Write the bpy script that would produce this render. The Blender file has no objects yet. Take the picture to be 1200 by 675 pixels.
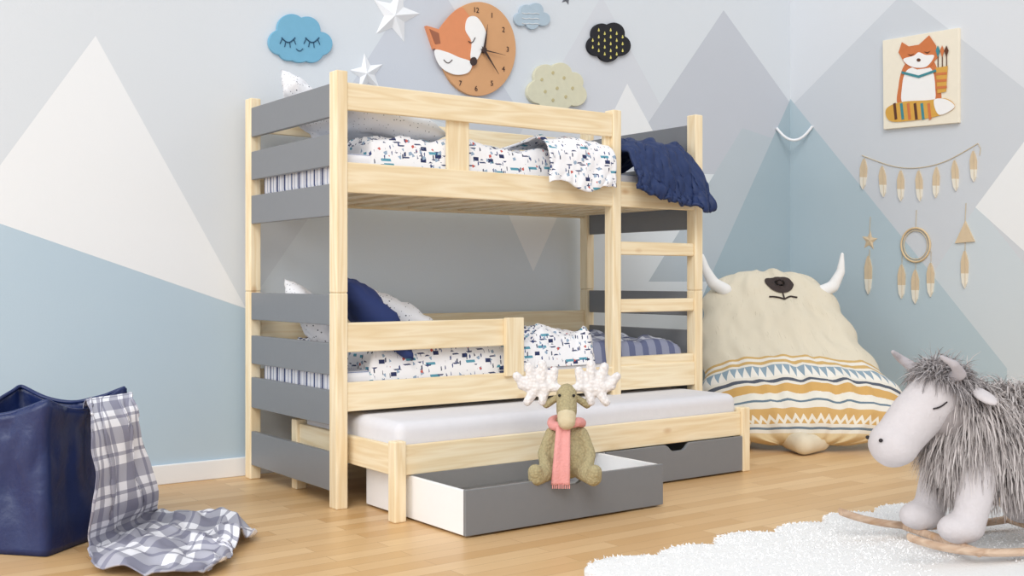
import bpy, bmesh, math, random
from mathutils import Vector, Matrix, noise
random.seed(7)
sc = bpy.context.scene
try:
    sc.view_settings.view_transform = 'Standard'
except Exception as e:
    print(e)

# ------------------------------------------------------------ camera model
CAMH = .884; FPX = 1305.0; HY = 328.6; YAW = math.radians(36.3)
F = Vector((math.sin(YAW), math.cos(YAW), 0)); R = Vector((math.cos(YAW), -math.sin(YAW), 0))
UP = Vector((0, 0, 1))
WY = 4.79; WX = 5.775
def PZ(px, py, Z): return F*Z + R*((px-600)/FPX*Z) + Vector((0, 0, CAMH-(py-HY)/FPX*Z))
def PF(px, py, z=0.0): return PZ(px, py, FPX*(CAMH-z)/(py-HY))
def PB(px, py, y=WY):
    t = (px-600)/FPX
    return PZ(px, py, y/(F.y+R.y*t))
def PR(px, py, x=WX):
    t = (px-600)/FPX
    return PZ(px, py, x/(F.x+R.x*t))
cd = bpy.data.cameras.new('camera'); cam = bpy.data.objects.new('camera', cd)
sc.collection.objects.link(cam); sc.camera = cam
cam.location = (0, 0, CAMH); cam.rotation_euler = (math.pi/2, 0, -YAW)
cd.sensor_width = 36; cd.lens = FPX/1200*36; cd.shift_y = -(337.5-HY)/1200
cd.clip_start = .05

# ------------------------------------------------------------ materials
def lin(c):
    o = []
    for v in c[:3]:
        v = v/255.0
        o.append(v/12.92 if v <= .04045 else ((v+.055)/1.055)**2.4)
    return (o[0], o[1], o[2], 1)
def newmat(name):
    m = bpy.data.materials.new(name); m.use_nodes = True
    nt = m.node_tree; b = nt.nodes['Principled BSDF']
    return m, nt, b
def N(nt, t, **kw):
    n = nt.nodes.new(t)
    for k, v in kw.items(): setattr(n, k, v)
    return n
def setv(nt, sock, v):
    if isinstance(v, bpy.types.NodeSocket): nt.links.new(v, sock)
    else: sock.default_value = v
def M(nt, op, a, b=0.0, c=None):
    n = N(nt, 'ShaderNodeMath', operation=op)
    setv(nt, n.inputs[0], a); setv(nt, n.inputs[1], b)
    if c is not None: setv(nt, n.inputs[2], c)
    return n.outputs[0]
def MIX(nt, f, a, b, bt='MIX'):
    n = N(nt, 'ShaderNodeMixRGB', blend_type=bt)
    setv(nt, n.inputs[0], f); setv(nt, n.inputs[1], a); setv(nt, n.inputs[2], b)
    return n.outputs[0]
def coord(nt, scale=(1, 1, 1), rot=(0, 0, 0), kind='Object'):
    tc = N(nt, 'ShaderNodeTexCoord'); mp = N(nt, 'ShaderNodeMapping')
    nt.links.new(tc.outputs[kind], mp.inputs[0])
    mp.inputs['Scale'].default_value = scale; mp.inputs['Rotation'].default_value = rot
    return mp.outputs[0]
def noise_t(nt, vec, scale, detail=3, rough=.5):
    n = N(nt, 'ShaderNodeTexNoise'); n.inputs['Scale'].default_value = scale
    n.inputs['Detail'].default_value = detail; n.inputs['Roughness'].default_value = rough
    nt.links.new(vec, n.inputs['Vector']); return n.outputs[0]
def bump(nt, b, h, strength=.3, dist=.01):
    n = N(nt, 'ShaderNodeBump'); n.inputs['Strength'].default_value = strength
    n.inputs['Distance'].default_value = dist
    nt.links.new(h, n.inputs['Height']); nt.links.new(n.outputs[0], b.inputs['Normal'])
def plain(name, c, rough=.6, var=.06, bs=0, bstr=.2, spec=.4, metallic=0, vscale=30):
    m, nt, b = newmat(name)
    v = coord(nt); nz = noise_t(nt, v, vscale)
    dark = tuple(x*(1-var*2) for x in lin(c)[:3])+(1,)
    lt = tuple(min(1, x*(1+var)) for x in lin(c)[:3])+(1,)
    nt.links.new(MIX(nt, nz, dark, lt), b.inputs['Base Color'])
    b.inputs['Roughness'].default_value = rough; b.inputs['Specular IOR Level'].default_value = spec
    b.inputs['Metallic'].default_value = metallic
    if bs: bump(nt, b, noise_t(nt, v, bs, 4), bstr)
    return m
def pine(name, ax, c1=(246, 231, 200), c2=(234, 212, 172)):
    m, nt, b = newmat(name)
    s = [11, 11, 11]; s[ax] = .7
    v = coord(nt, tuple(s)); nz = noise_t(nt, v, 1.6, 3, .45)
    w = M(nt, 'PINGPONG', M(nt, 'MULTIPLY', nz, 6.0), .5)
    col = MIX(nt, M(nt, 'MULTIPLY', w, 1.9), lin(c2), lin(c1))
    s2 = [9, 9, 9]; s2[ax] = 4.5
    vv = coord(nt, tuple(s2)); vo = N(nt, 'ShaderNodeTexVoronoi'); vo.inputs['Scale'].default_value = .62
    nt.links.new(vv, vo.inputs['Vector'])
    k = N(nt, 'ShaderNodeMapRange'); nt.links.new(vo.outputs['Distance'], k.inputs[0])
    k.inputs[1].default_value = .03; k.inputs[2].default_value = .10; k.inputs[3].default_value = .6; k.inputs[4].default_value = 0
    col = MIX(nt, k.outputs[0], col, lin((190, 142, 92)))
    nt.links.new(col, b.inputs['Base Color']); b.inputs['Roughness'].default_value = .5
    b.inputs['Specular IOR Level'].default_value = .3
    return m
PX, PY, PZM = pine('pine_wood_x', 0), pine('pine_wood_y', 1), pine('pine_wood_z', 2)
GREY = plain('grey_paint', (124, 127, 132), .36, .02, spec=.5)
WHITE = plain('white_laminate', (244, 245, 248), .45, .01)
SHEET = plain('white_sheet', (222, 221, 226), .9, .02, 9, .35)

def floor_mat():
    m, nt, b = newmat('oak_plank_floor')
    v = coord(nt)
    br = N(nt, 'ShaderNodeTexBrick'); nt.links.new(v, br.inputs['Vector'])
    br.offset = .37; br.inputs['Color1'].default_value = (0, 0, 0, 1); br.inputs['Color2'].default_value = (1, 1, 1, 1)
    br.inputs['Mortar'].default_value = (.0, .0, .0, 1); br.inputs['Scale'].default_value = 1
    br.inputs['Mortar Size'].default_value = .0010; br.inputs['Mortar Smooth'].default_value = .3
    br.inputs['Brick Width'].default_value = .62; br.inputs['Row Height'].default_value = .075
    col = MIX(nt, br.outputs['Color'], lin((208, 166, 112)), lin((236, 203, 156)))
    g = noise_t(nt, coord(nt, (1.5, 22, 1)), 3, 6, .65)
    col = MIX(nt, M(nt, 'MULTIPLY', g, .5), col, lin((200, 154, 100)))
    col = MIX(nt, M(nt, 'MULTIPLY', br.outputs['Fac'], .5), col, lin((140, 100, 62)))
    nt.links.new(col, b.inputs['Base Color']); b.inputs['Roughness'].default_value = .36
    b.inputs['Specular IOR Level'].default_value = .45
    return m

def mural(name, axis, base, layers):
    m, nt, b = newmat(name)
    v = coord(nt); col = lin(base)
    for poly, c in layers:
        pts = [((p.x if axis == 0 else p.y), p.z) for p in poly]
        cx = sum(p[0] for p in pts)/len(pts); cz = sum(p[1] for p in pts)/len(pts)
        acc = None
        for i in range(len(pts)):
            (x0, z0), (x1, z1) = pts[i], pts[(i+1) % len(pts)]
            a, bb = -(z1-z0), (x1-x0); L = math.hypot(a, bb); a /= L; bb /= L
            cc = -(a*x0+bb*z0)
            if a*cx+bb*cz+cc < 0: a, bb, cc = -a, -bb, -cc
            d = N(nt, 'ShaderNodeVectorMath', operation='DOT_PRODUCT')
            nt.links.new(v, d.inputs[0]); d.inputs[1].default_value = (a, 0, bb) if axis == 0 else (0, a, bb)
            s = M(nt, 'ADD', d.outputs['Value'], cc)
            acc = s if acc is None else M(nt, 'MINIMUM', acc, s)
        col = MIX(nt, M(nt, 'GREATER_THAN', acc, 0.0), col, lin(c))
    nz = noise_t(nt, v, 1.5, 3)
    col = MIX(nt, M(nt, 'MULTIPLY', nz, .15), col, lin((232, 238, 242)))
    nt.links.new(col, b.inputs['Base Color']); b.inputs['Roughness'].default_value = .85
    b.inputs['Specular IOR Level'].default_value = .2
    bump(nt, b, noise_t(nt, v, 120, 3), .05)
    return m

def print_fabric(name, base=(244, 244, 248), sc_=15):
    m, nt, b = newmat(name)
    col = lin(base)
    for i, (s, c1, thr, asp, dens) in enumerate([(sc_, (40, 50, 92), .2, (1, 1, 1.6), .42), (sc_*1.2, (90, 156, 178), .22, (.55, 1, 2.2), .5),
                                         (sc_*1.5, (46, 54, 84), .17, (2.6, 2.6, .8), .5), (sc_*2.1, (70, 78, 112), .22, (.5, .5, 2.4), .5),
                                         (sc_*1.8, (52, 70, 124), .2, (2.8, 1, 1), .4), (sc_*2.4, (150, 172, 196), .24, (1, 1, 1), .35),
                                         (sc_*2.2, (196, 92, 84), .18, (1, 1, 1), .12)]):
        v = coord(nt, asp, (.1*i, .07*i, .2*i))
        vo = N(nt, 'ShaderNodeTexVoronoi', distance='CHEBYCHEV'); vo.inputs['Scale'].default_value = s
        vo.inputs['Randomness'].default_value = .8
        nt.links.new(v, vo.inputs['Vector'])
        se = N(nt, 'ShaderNodeSeparateColor'); nt.links.new(vo.outputs['Color'], se.inputs[0])
        k = M(nt, 'MULTIPLY', M(nt, 'LESS_THAN', vo.outputs['Distance'], thr), M(nt, 'LESS_THAN', se.outputs[0], dens))
        col = MIX(nt, k, col, lin(c1))
    nt.links.new(col, b.inputs['Base Color']); b.inputs['Roughness'].default_value = .9
    bump(nt, b, noise_t(nt, coord(nt), 10, 4), .35)
    return m
def dots_fabric(name, base=(242, 242, 246), c=(48, 56, 78), s=58, thr=.27):
    m, nt, b = newmat(name)
    v = coord(nt)
    vo = N(nt, 'ShaderNodeTexVoronoi', distance='MANHATTAN'); vo.inputs['Scale'].default_value = s
    vo.inputs['Randomness'].default_value = .55
    nt.links.new(v, vo.inputs['Vector'])
    nt.links.new(MIX(nt, M(nt, 'LESS_THAN', vo.outputs['Distance'], thr), lin(base), lin(c)), b.inputs['Base Color'])
    b.inputs['Roughness'].default_value = .9
    return m
def stripe_fabric(name, axis=1):
    m, nt, b = newmat(name)
    v = coord(nt); s = N(nt, 'ShaderNodeSeparateXYZ'); nt.links.new(v, s.inputs[0])
    f = M(nt, 'FRACT', M(nt, 'MULTIPLY', s.outputs[axis], 14.0))
    f2 = M(nt, 'FRACT', M(nt, 'MULTIPLY', s.outputs[axis], 33.0))
    col = MIX(nt, M(nt, 'LESS_THAN', f, .2), lin((240, 240, 246)), lin((62, 70, 112)))
    col = MIX(nt, M(nt, 'LESS_THAN', f2, .2), col, lin((150, 160, 190)))
    nt.links.new(col, b.inputs['Base Color']); b.inputs['Roughness'].default_value = .9
    return m
def plaid(name, nu, nv, cw=(236, 236, 242), c1=(96, 98, 122), c2=(44, 48, 76), inv=False):
    m, nt, b = newmat(name)
    v = coord(nt, kind='UV'); s = N(nt, 'ShaderNodeSeparateXYZ'); nt.links.new(v, s.inputs[0])
    col = lin(cw)
    for ax, n in ((0, nu), (1, nv)):
        f = M(nt, 'FRACT', M(nt, 'MULTIPLY', s.outputs[ax], float(n)))
        k = M(nt, 'MULTIPLY', M(nt, 'LESS_THAN', f, .45), .62)
        col = MIX(nt, k, col, lin(c2 if inv else c1))
        f2 = M(nt, 'COMPARE', f, .72, .05)
        col = MIX(nt, M(nt, 'MULTIPLY', f2, .6), col, lin(c1 if not inv else cw))
    nt.links.new(col, b.inputs['Base Color']); b.inputs['Roughness'].default_value = .9
    return m

# ------------------------------------------------------------ mesh helpers
def link(o, parent=None):
    sc.collection.objects.link(o)
    if parent is not None:
        o.parent = parent; o.matrix_parent_inverse = Matrix.Translation(-parent.location)
    return o
def empty(name, loc=(0, 0, 0)):
    o = bpy.data.objects.new(name, None); o.location = Vector(loc); o.empty_display_size = .1
    sc.collection.objects.link(o); return o
def mk(name, vs, fs, mat, parent=None, smooth=False, uvs=None):
    me = bpy.data.meshes.new(name)
    me.from_pydata([tuple(v) for v in vs], [], fs); me.update()
    if mat: me.materials.append(mat)
    if smooth:
        for p in me.polygons: p.use_smooth = True
    if uvs:
        ul = me.uv_layers.new(name='UVMap')
        for l in me.loops: ul.data[l.index].uv = uvs[l.vertex_index]
    o = bpy.data.objects.new(name, me); link(o, parent)
    return o
def bev(o, w=.004, seg=2):
    m = o.modifiers.new('bevel', 'BEVEL'); m.width = w; m.segments = seg; m.limit_method = 'ANGLE'
    return o
def box(name, x0, x1, y0, y1, z0, z1, mat, parent=None, bevel=.004, rot=0):
    vs = [Vector((x, y, z)) for x in (x0, x1) for y in (y0, y1) for z in (z0, z1)]
    if rot:
        c = Vector(((x0+x1)/2, (y0+y1)/2, 0)); m = Matrix.Rotation(rot, 3, 'Z')
        vs = [m @ (v-c)+c for v in vs]
    fs = [(0, 1, 3, 2), (4, 6, 7, 5), (0, 4, 5, 1), (2, 3, 7, 6), (0, 2, 6, 4), (1, 5, 7, 3)]
    o = mk(name, vs, fs, mat, parent)
    if bevel: bev(o, bevel)
    return o
def grid(name, nu, nv, fn, mat, parent=None, thick=0, off=-1):
    vs, uv, fs = [], [], []
    for j in range(nv+1):
        for i in range(nu+1):
            vs.append(fn(i/nu, j/nv)); uv.append((i/nu, j/nv))
    for j in range(nv):
        for i in range(nu):
            a = j*(nu+1)+i; fs.append((a, a+1, a+nu+2, a+nu+1))
    o = mk(name, vs, fs, mat, parent, True, uv)
    if thick:
        s = o.modifiers.new('solid', 'SOLIDIFY'); s.thickness = thick; s.offset = off
    return o
def blob(name, chains, mat, parent=None, voxel=.008, ell=(), smooth=6):
    bm = bmesh.new()
    for ch in chains:
        for k in range(len(ch)-1 if len(ch) > 1 else 1):
            p0, r0 = ch[k]; p1, r1 = ch[k+1] if len(ch) > 1 else ch[k]
            d = (p1-p0).length; n = max(1, int(d/(min(r0, r1)*.3)))
            for i in range(n+1):
                t = i/n
                bmesh.ops.create_icosphere(bm, subdivisions=2, radius=r0+(r1-r0)*t, matrix=Matrix.Translation(p0.lerp(p1, t)))
    for mtx in ell: bmesh.ops.create_icosphere(bm, subdivisions=3, radius=1, matrix=mtx)
    me = bpy.data.meshes.new(name); bm.to_mesh(me); bm.free(); me.materials.append(mat)
    o = bpy.data.objects.new(name, me); link(o, parent)
    rm = o.modifiers.new('remesh', 'REMESH'); rm.mode = 'VOXEL'; rm.voxel_size = voxel; rm.use_smooth_shade = True
    if smooth:
        s = o.modifiers.new('smooth', 'SMOOTH'); s.iterations = smooth; s.factor = .5
    return o
def ellm(c, ax, rad):
    m = Matrix((ax[0], ax[1], ax[2])).transposed().to_4x4()
    return Matrix.Translation(c) @ m @ Matrix.Diagonal((rad[0], rad[1], rad[2], 1))
def tube(name, pts, r, mat, parent=None, cyclic=False, res=6):
    cu = bpy.data.curves.new(name, 'CURVE'); cu.dimensions = '3D'; cu.bevel_depth = r; cu.bevel_resolution = 3
    s = cu.splines.new('NURBS' if len(pts) > 3 else 'POLY'); s.points.add(len(pts)-1)
    for i, p in enumerate(pts): s.points[i].co = (*p, 1)
    s.use_cyclic_u = cyclic
    if len(pts) > 3: s.order_u = 3; s.use_endpoint_u = not cyclic
    cu.resolution_u = res; cu.materials.append(mat); cu.use_fill_caps = True
    o = bpy.data.objects.new(name, cu); link(o, parent); return o
def cr(pts, n=8, closed=True):
    out = []; L = len(pts)
    rng = range(L) if closed else range(L-1)
    for i in rng:
        g = (lambda k: pts[k % L]) if closed else (lambda k: pts[max(0, min(L-1, k))])
        p0, p1, p2, p3 = g(i-1), g(i), g(i+1), g(i+2)
        for k in range(n):
            t = k/n
            out.append(tuple(.5*(2*p1[a]+(-p0[a]+p2[a])*t+(2*p0[a]-5*p1[a]+4*p2[a]-p3[a])*t*t+(-p0[a]+3*p1[a]-3*p2[a]+p3[a])*t**3) for a in range(len(p1))))
    if not closed: out.append(tuple(pts[-1]))
    return out
def fp(name, pts, wall, off, th, mat, parent=None, smooth=False, bevel=0):
    """flat shape mounted on a wall; pts are photo coordinates traced onto the wall plane"""
    if smooth: pts = cr(pts)
    W = []
    for (x, y) in pts: W.append(PB(x, y, WY) if wall == 'b' else PR(x, y, WX))
    nrm = Vector((0, -1, 0)) if wall == 'b' else Vector((-1, 0, 0))
    bot = [w+nrm*off for w in W]; top = [w+nrm*(off+th) for w in W]; n = len(W)
    fs = [tuple(range(n)), tuple(range(2*n-1, n-1, -1))]+[(i, (i+1) % n, n+(i+1) % n, n+i) for i in range(n)]
    o = mk(name, bot+top, fs, mat, parent)
    bm = bmesh.new(); bm.from_mesh(o.data); bmesh.ops.recalc_face_normals(bm, faces=bm.faces); bm.to_mesh(o.data); bm.free()
    if bevel: bev(o, bevel)
    return o
def ell_px(cx, cy, rx, ry, n=40): return [(cx+rx*math.cos(2*math.pi*i/n), cy+ry*math.sin(2*math.pi*i/n)) for i in range(n)]
def union_px(c, circles, n=160):
    out = []
    for i in range(n):
        a = 2*math.pi*i/n; dx, dy = math.cos(a), math.sin(a); best = 1
        for (x, y, r) in circles:
            ox, oy = c[0]-x, c[1]-y; bq = ox*dx+oy*dy; q = bq*bq-(ox*ox+oy*oy-r*r)
            if q > 0: best = max(best, -bq+math.sqrt(q))
        out.append((c[0]+dx*best, c[1]+dy*best))
    return out
def fur(name, samples, length, width, mat, parent, droop=.6, jit=.35, seg=4):
    vs, fs = [], []
    for p, n in samples:
        d = (n+Vector((random.uniform(-1, 1), random.uniform(-1, 1), random.uniform(-1, 1)))*jit).normalized()
        L = length*random.uniform(.6, 1.2); side = d.cross(Vector((random.uniform(-1, 1), random.uniform(-1, 1), random.uniform(-1, 1)))).normalized()
        q = p.copy(); b0 = len(vs)
        for k in range(seg+1):
            w = width*(1-k/seg*.85)
            vs.append(q-side*w); vs.append(q+side*w)
            d = (d+Vector((0, 0, -1))*droop/seg+Vector((random.uniform(-1, 1), random.uniform(-1, 1), random.uniform(-1, 1)))*.2).normalized()
            q = q+d*(L/seg)
        for k in range(seg): fs.append((b0+2*k, b0+2*k+1, b0+2*k+3, b0+2*k+2))
    return mk(name, vs, fs, mat, parent, True)
def furmat(name, c1, c2):
    m, nt, b = newmat(name)
    g = N(nt, 'ShaderNodeNewGeometry')
    nt.links.new(MIX(nt, g.outputs['Random Per Island'], lin(c1), lin(c2)), b.inputs['Base Color'])
    b.inputs['Roughness'].default_value = .8; return m

# ------------------------------------------------------------ room
back_layers = [
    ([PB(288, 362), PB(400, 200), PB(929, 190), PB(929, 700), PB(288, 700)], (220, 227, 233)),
    ([PB(-300, 158), PB(0, 262), PB(289, 362), PB(289, 700), PB(-300, 700)], (178, 199, 215)),
    ([PB(112, 42), PB(288, 361), PB(0, 262), PB(-40, 248)], (232, 235, 239)),
    ([PB(500, -40), PB(405, 110), PB(640, 180)], (198, 203, 213)),
    ([PB(705, -5), PB(590, 190), PB(810, 190)], (208, 212, 220)),
    ([PB(848, 12), PB(722, 200), PB(990, 210)], (190, 195, 205)),
    ([PB(735, 98), PB(690, 190), PB(785, 190)], (232, 234, 237)),
    ([PB(595, 250), PB(655, 250), PB(625, 318)], (240, 242, 244)),
    ([PB(870, 150), PB(760, 330), PB(929, 330), PB(929, 170)], (182, 193, 202)),
    ([PB(929, 110), PB(838, 312), PB(770, 480), PB(929, 480)], (160, 180, 191)),
]
right_layers = [
    ([PR(1058, -8), PR(924, 128), PR(924, 600), PR(1400, 600), PR(1400, 260)], (204, 209, 216)),
    ([PR(1145, 240), PR(1030, 420), PR(1030, 620), PR(1400, 620), PR(1400, 560)], (202, 212, 219)),
    ([PR(925, 112), PR(1075, 300), PR(1180, 430), PR(1180, 620), PR(925, 620)], (178, 197, 207)),
    ([PR(1143, 243), PR(1240, 112), PR(1240, 330)], (235, 237, 239)),
]
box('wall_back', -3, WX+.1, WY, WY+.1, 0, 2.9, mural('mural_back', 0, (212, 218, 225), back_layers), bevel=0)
box('wall_right', WX, WX+.1, -2.5, WY, 0, 2.9, mural('mural_right', 1, (218, 222, 228), right_layers), bevel=0)
box('floor', -3, WX+.1, -2.5, WY+.1, -.1, 0, floor_mat(), bevel=0)
BB = plain('white_trim', (240, 242, 245), .5, .01)
box('baseboard_back', -3, WX, WY-.016, WY, 0, .085, BB, bevel=.004)
box('baseboard_right', WX-.016, WX, -2.5, WY-.016, 0, .085, BB, bevel=.004)

# ------------------------------------------------------------ bunk bed
XL, XR, YF, YB = 2.015, 3.965, 3.88, 4.70
bed = empty('bunk_bed', (3, 4.3, 0))
hx, hy = .025, .031
def post(n, x, y, top=1.695):
    box(n+'_lower', x-hx, x+hx, y-hy, y+hy, 0, .8355, PZM, bed, .005)
    box(n+'_upper', x-hx, x+hx, y-hy, y+hy, .836, top, PZM, bed, .005)
post('post_front_left', XL, YF); post('post_back_left', XL, YB); post('post_front_right', XR, YF); post('post_back_right', XR, YB)
XLAD = 3.43
box('ladder_post', XLAD-hx, XLAD+hx, YF-hy, YF+hy, 0, 1.67, PZM, bed, .005)
plk = [(1.52, 1.65), (1.33, 1.455), (1.135, 1.26), (.71, .83), (.515, .64), (.32, .455), (.065, .215)]
for i, (a, b_) in enumerate(plk):
    box('end_plank_left_%d' % (i+1), XL-.022, XL, YF+hy, YB-hy, a, b_, GREY, bed, .003)
    box('end_plank_right_%d' % (i+1), XR-.011, XR+.011, YF+hy, YB-hy, a, b_, GREY, bed, .003)
def rail(n, y, x0, x1, z0, z1, t=.022): box(n, x0, x1, y-t/2, y+t/2, z0, z1, PX, bed, .004)
rail('top_guard_front', YF-.015, XL+hx, XLAD-hx-.0, 1.545, 1.652)
box('guard_end_plate', XLAD-hx-.035, XLAD-hx, YF-.01, YF+.012, 1.343, 1.655, PZM, bed, .003)
rail('upper_side_rail_front', YF-.015, XL+hx, XR-hx, 1.225, 1.343)
rail('top_guard_back', YB, XL+hx, XR-hx, 1.545, 1.652)
rail('upper_side_rail_back', YB, XL+hx, XR-hx, 1.225, 1.343)
box('upper_guard_slat', 2.515, 2.625, YF-.004, YF+.011, 1.33, 1.60, PZM, bed, .003)
rail('lower_guard_front', YF-.015, XL+hx, 2.875, .605, .72)
box('lower_guard_slat', 2.785, 2.88, YF-.049, YF-.027, .475, .725, PZM, bed, .004)
rail('lower_side_rail_front', YF-.015, XL+hx, XR-hx, .375, .488)
rail('lower_guard_back', YB, XL+hx, XR-hx, .605, .72)
rail('lower_side_rail_back', YB, XL+hx, XR-hx, .375, .488)
for i, z in enumerate((1.065, .797, .528)):
    box('ladder_rung_%d' % (i+1), XLAD+hx, XR-hx, YF-.02, YF+.02, z-.062, z, PX, bed, .006)
for lvl, zb in (('upper', 1.235), ('lower', .385)):
    for i in range(13):
        x = XL+.1+i*(XR-XL-.2)/12
        box('%s_slat_%d' % (lvl, i+1), x-.035, x+.035, YF+.0, YB-.015, zb, zb+.018, PY, bed, .002)

STR = stripe_fabric('striped_sheet', 1)
PRT = print_fabric('nautical_print')
DOT = dots_fabric('dotted_pillowcase')
DOT2 = dots_fabric('small_dotted_pillowcase', (230, 232, 238), (70, 76, 94), 60, .2)
def rbox(name, x0, x1, y0, y1, z0, z1, mat, bevel=.03, parent=None):
    o = box(name, x0, x1, y0, y1, z0, z1, mat, parent, 0)
    m = o.modifiers.new('bevel', 'BEVEL'); m.width = bevel; m.segments = 5
    for p in o.data.polygons: p.use_smooth = True
    return o
rbox('mattress', XL+.03, XR-.03, YF+.02, YB-.035, 1.254, 1.385, STR, .025)
rbox('mattress.001', XL+.03, XR-.03, YF+.02, YB-.035, .404, .525, STR, .025)
def fbm(x, y, z=0, o=3):
    s, a, f = 0, 1, 1
    for _ in range(o):
        s += a*noise.noise(Vector((x*f, y*f, z*f))); a *= .5; f *= 2
    return s
def sstep(a, b, x):
    t = max(0, min(1, (x-a)/(b-a))); return t*t*(3-2*t)
def duvet(name, x0, x1, y0, y1, zt, zl, mat, amp=.02, fr=6, seed=0, parent=None, n=120):
    def fn(u, v):
        x = x0+(x1-x0)*u; y = y0+(y1-y0)*v
        d = min(x-x0, x1-x, y-y0, y1-y)
        k = math.sqrt(max(0, 1-(1-min(1, d/.035))**2))
        nz = fbm(x*fr, y*fr*1.3, seed)*amp + abs(fbm(x*fr*.6+9, y*fr*1.6, seed+3))*amp
        rid = 1-abs(fbm(x*fr*.9+3, y*fr*.9, seed+7)); nz += (rid**4)*amp*.6
        return Vector((x, y, zl+(zt-zl+nz)*k))
    return grid(name, n, int(n*.6), fn, mat, parent)
duvet('duvet', 2.16, 3.5, YF+.012, YB-.06, 1.45, 1.30, PRT, .024, 6, 1)
duvet('duvet.001', 2.16, 3.10, YF+.012, YB-.06, .605, .46, PRT, .026, 6, 5)
def spill(u, v):
    x = 3.0+.385*u
    path = [(4.2, 1.48), (4.0, 1.505), (3.90, 1.505), (3.835, 1.46), (3.818, 1.37), (3.812, 1.275+.06*abs(u-.6)+.015*math.sin(u*9))]
    P = cr(path, 8, False); k = v*(len(P)-1); i = min(len(P)-2, int(k)); t = k-i
    y = P[i][0]*(1-t)+P[i+1][0]*t; z = P[i][1]*(1-t)+P[i+1][1]*t
    w = fbm(x*12+v, v*2.5, 3)*.026
    return Vector((x+w*.4, y-abs(w)*sstep(.4, 1, v), z+w*(1-v)+.015*math.sin(u*3.14)))
grid('duvet_corner', 50, 44, spill, PRT, bpy.data.objects['duvet'], .008)

def pillow(name, loc, w, h, t, rot, mat, parent=None, seed=0):
    vs, fs, uv = [], [], []
    n = 26; rm = rot
    def P(a, b_, s):
        ed = max(0, (1-abs(a)**3.2))**.55*max(0, (1-abs(b_)**3.2))**.55
        nz = 1+.28*fbm(a*1.8+seed, b_*1.8, seed)
        px_ = a*(1-.07*(1-b_*b_)*abs(a)**3); py_ = b_*(1-.07*(1-a*a)*abs(b_)**3)
        return rm @ Vector((px_*w/2, py_*h/2, s*t/2*ed*nz+.01*fbm(a*3, b_*3, seed+2)))+Vector(loc)
    for s in (1, -1):
        b0 = len(vs)
        for j in range(n+1):
            for i in range(n+1): vs.append(P(-1+2*i/n, -1+2*j/n, s)); uv.append((i/n, j/n))
        for j in range(n):
            for i in range(n):
                a = b0+j*(n+1)+i; q = (a, a+1, a+n+2, a+n+1); fs.append(q if s > 0 else q[::-1])
    o = mk(name, vs, fs, mat, parent, True, uv)
    bm = bmesh.new(); bm.from_mesh(o.data); bmesh.ops.remove_doubles(bm, verts=bm.verts, dist=1e-5); bm.to_mesh(o.data); bm.free()
    return o
def rotm(rx, ry, rz):
    return Matrix.Rotation(rz, 3, 'Z') @ Matrix.Rotation(ry, 3, 'Y') @ Matrix.Rotation(rx, 3, 'X')
D = math.radians
pillow('bed_pillow', (2.34, 4.24, 1.545), .46, .62, .15, rotm(0, D(12), 0), DOT2, seed=1)
pillow('bed_pillow.001', (2.185, 4.50, 1.645), .34, .34, .11, rotm(D(28), D(52), D(8)), DOT, seed=2)
pillow('bed_pillow.002', (2.18, 4.44, .715), .34, .38, .11, rotm(D(22), D(54), D(4)), DOT, seed=3)
pillow('bed_pillow.003', (2.56, 4.42, .735), .42, .42, .12, rotm(0, D(26), D(-12)), DOT, seed=4)
pillow('navy_cushion', (2.27, 4.08, .735), .42, .42, .14, rotm(D(6), D(48), D(-14)), plain('navy_cushion_cloth', (40, 56, 108), .8, .06), seed=5)
PLN = plaid('navy_plaid', 9, 7, (205, 210, 225), (120, 130, 165), (52, 64, 112), inv=True)
duvet('plaid_blanket', 3.12, 3.90, YF+.016, YB-.08, .585, .50, PLN, .022, 5, 11)
duvet('duvet_fold', 2.98, 3.34, YF+.012, YB-.1, .64, .50, PRT, .03, 7, 31, bpy.data.objects['duvet.001'], 60)
def navyb(u, v):
    path = [(4.45, 1.43), (4.25, 1.47), (4.05, 1.52), (3.93, 1.53), (3.835, 1.475), (3.80, 1.36), (3.785, 1.235)]
    P = cr(path, 8, False); k = v*(len(P)-1); i = min(len(P)-2, int(k)); t = k-i
    y = P[i][0]*(1-t)+P[i+1][0]*t; z = P[i][1]*(1-t)+P[i+1][1]*t
    drop = sstep(.6, 1, v)
    x = 3.475+(.435+.06*drop)*u
    w = fbm(u*4.5+.8*v, v*2.2, 21)*.045+(abs(fbm(u*8+v*2, v*7, 8, 3))-.2)*.035
    z = z+.07*drop*(1-u)**1.6-.02*u*drop+.02*fbm(u*5, 3, 1)*drop
    return Vector((x+w*.3, y-(abs(w)*1.3+.012)*drop, z+w*(1-drop)*.8))
NV = plain('navy_velvet', (30, 50, 96), .55, .1, 40, .2)
grid('navy_blanket', 80, 90, navyb, NV, None, .014)

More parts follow.
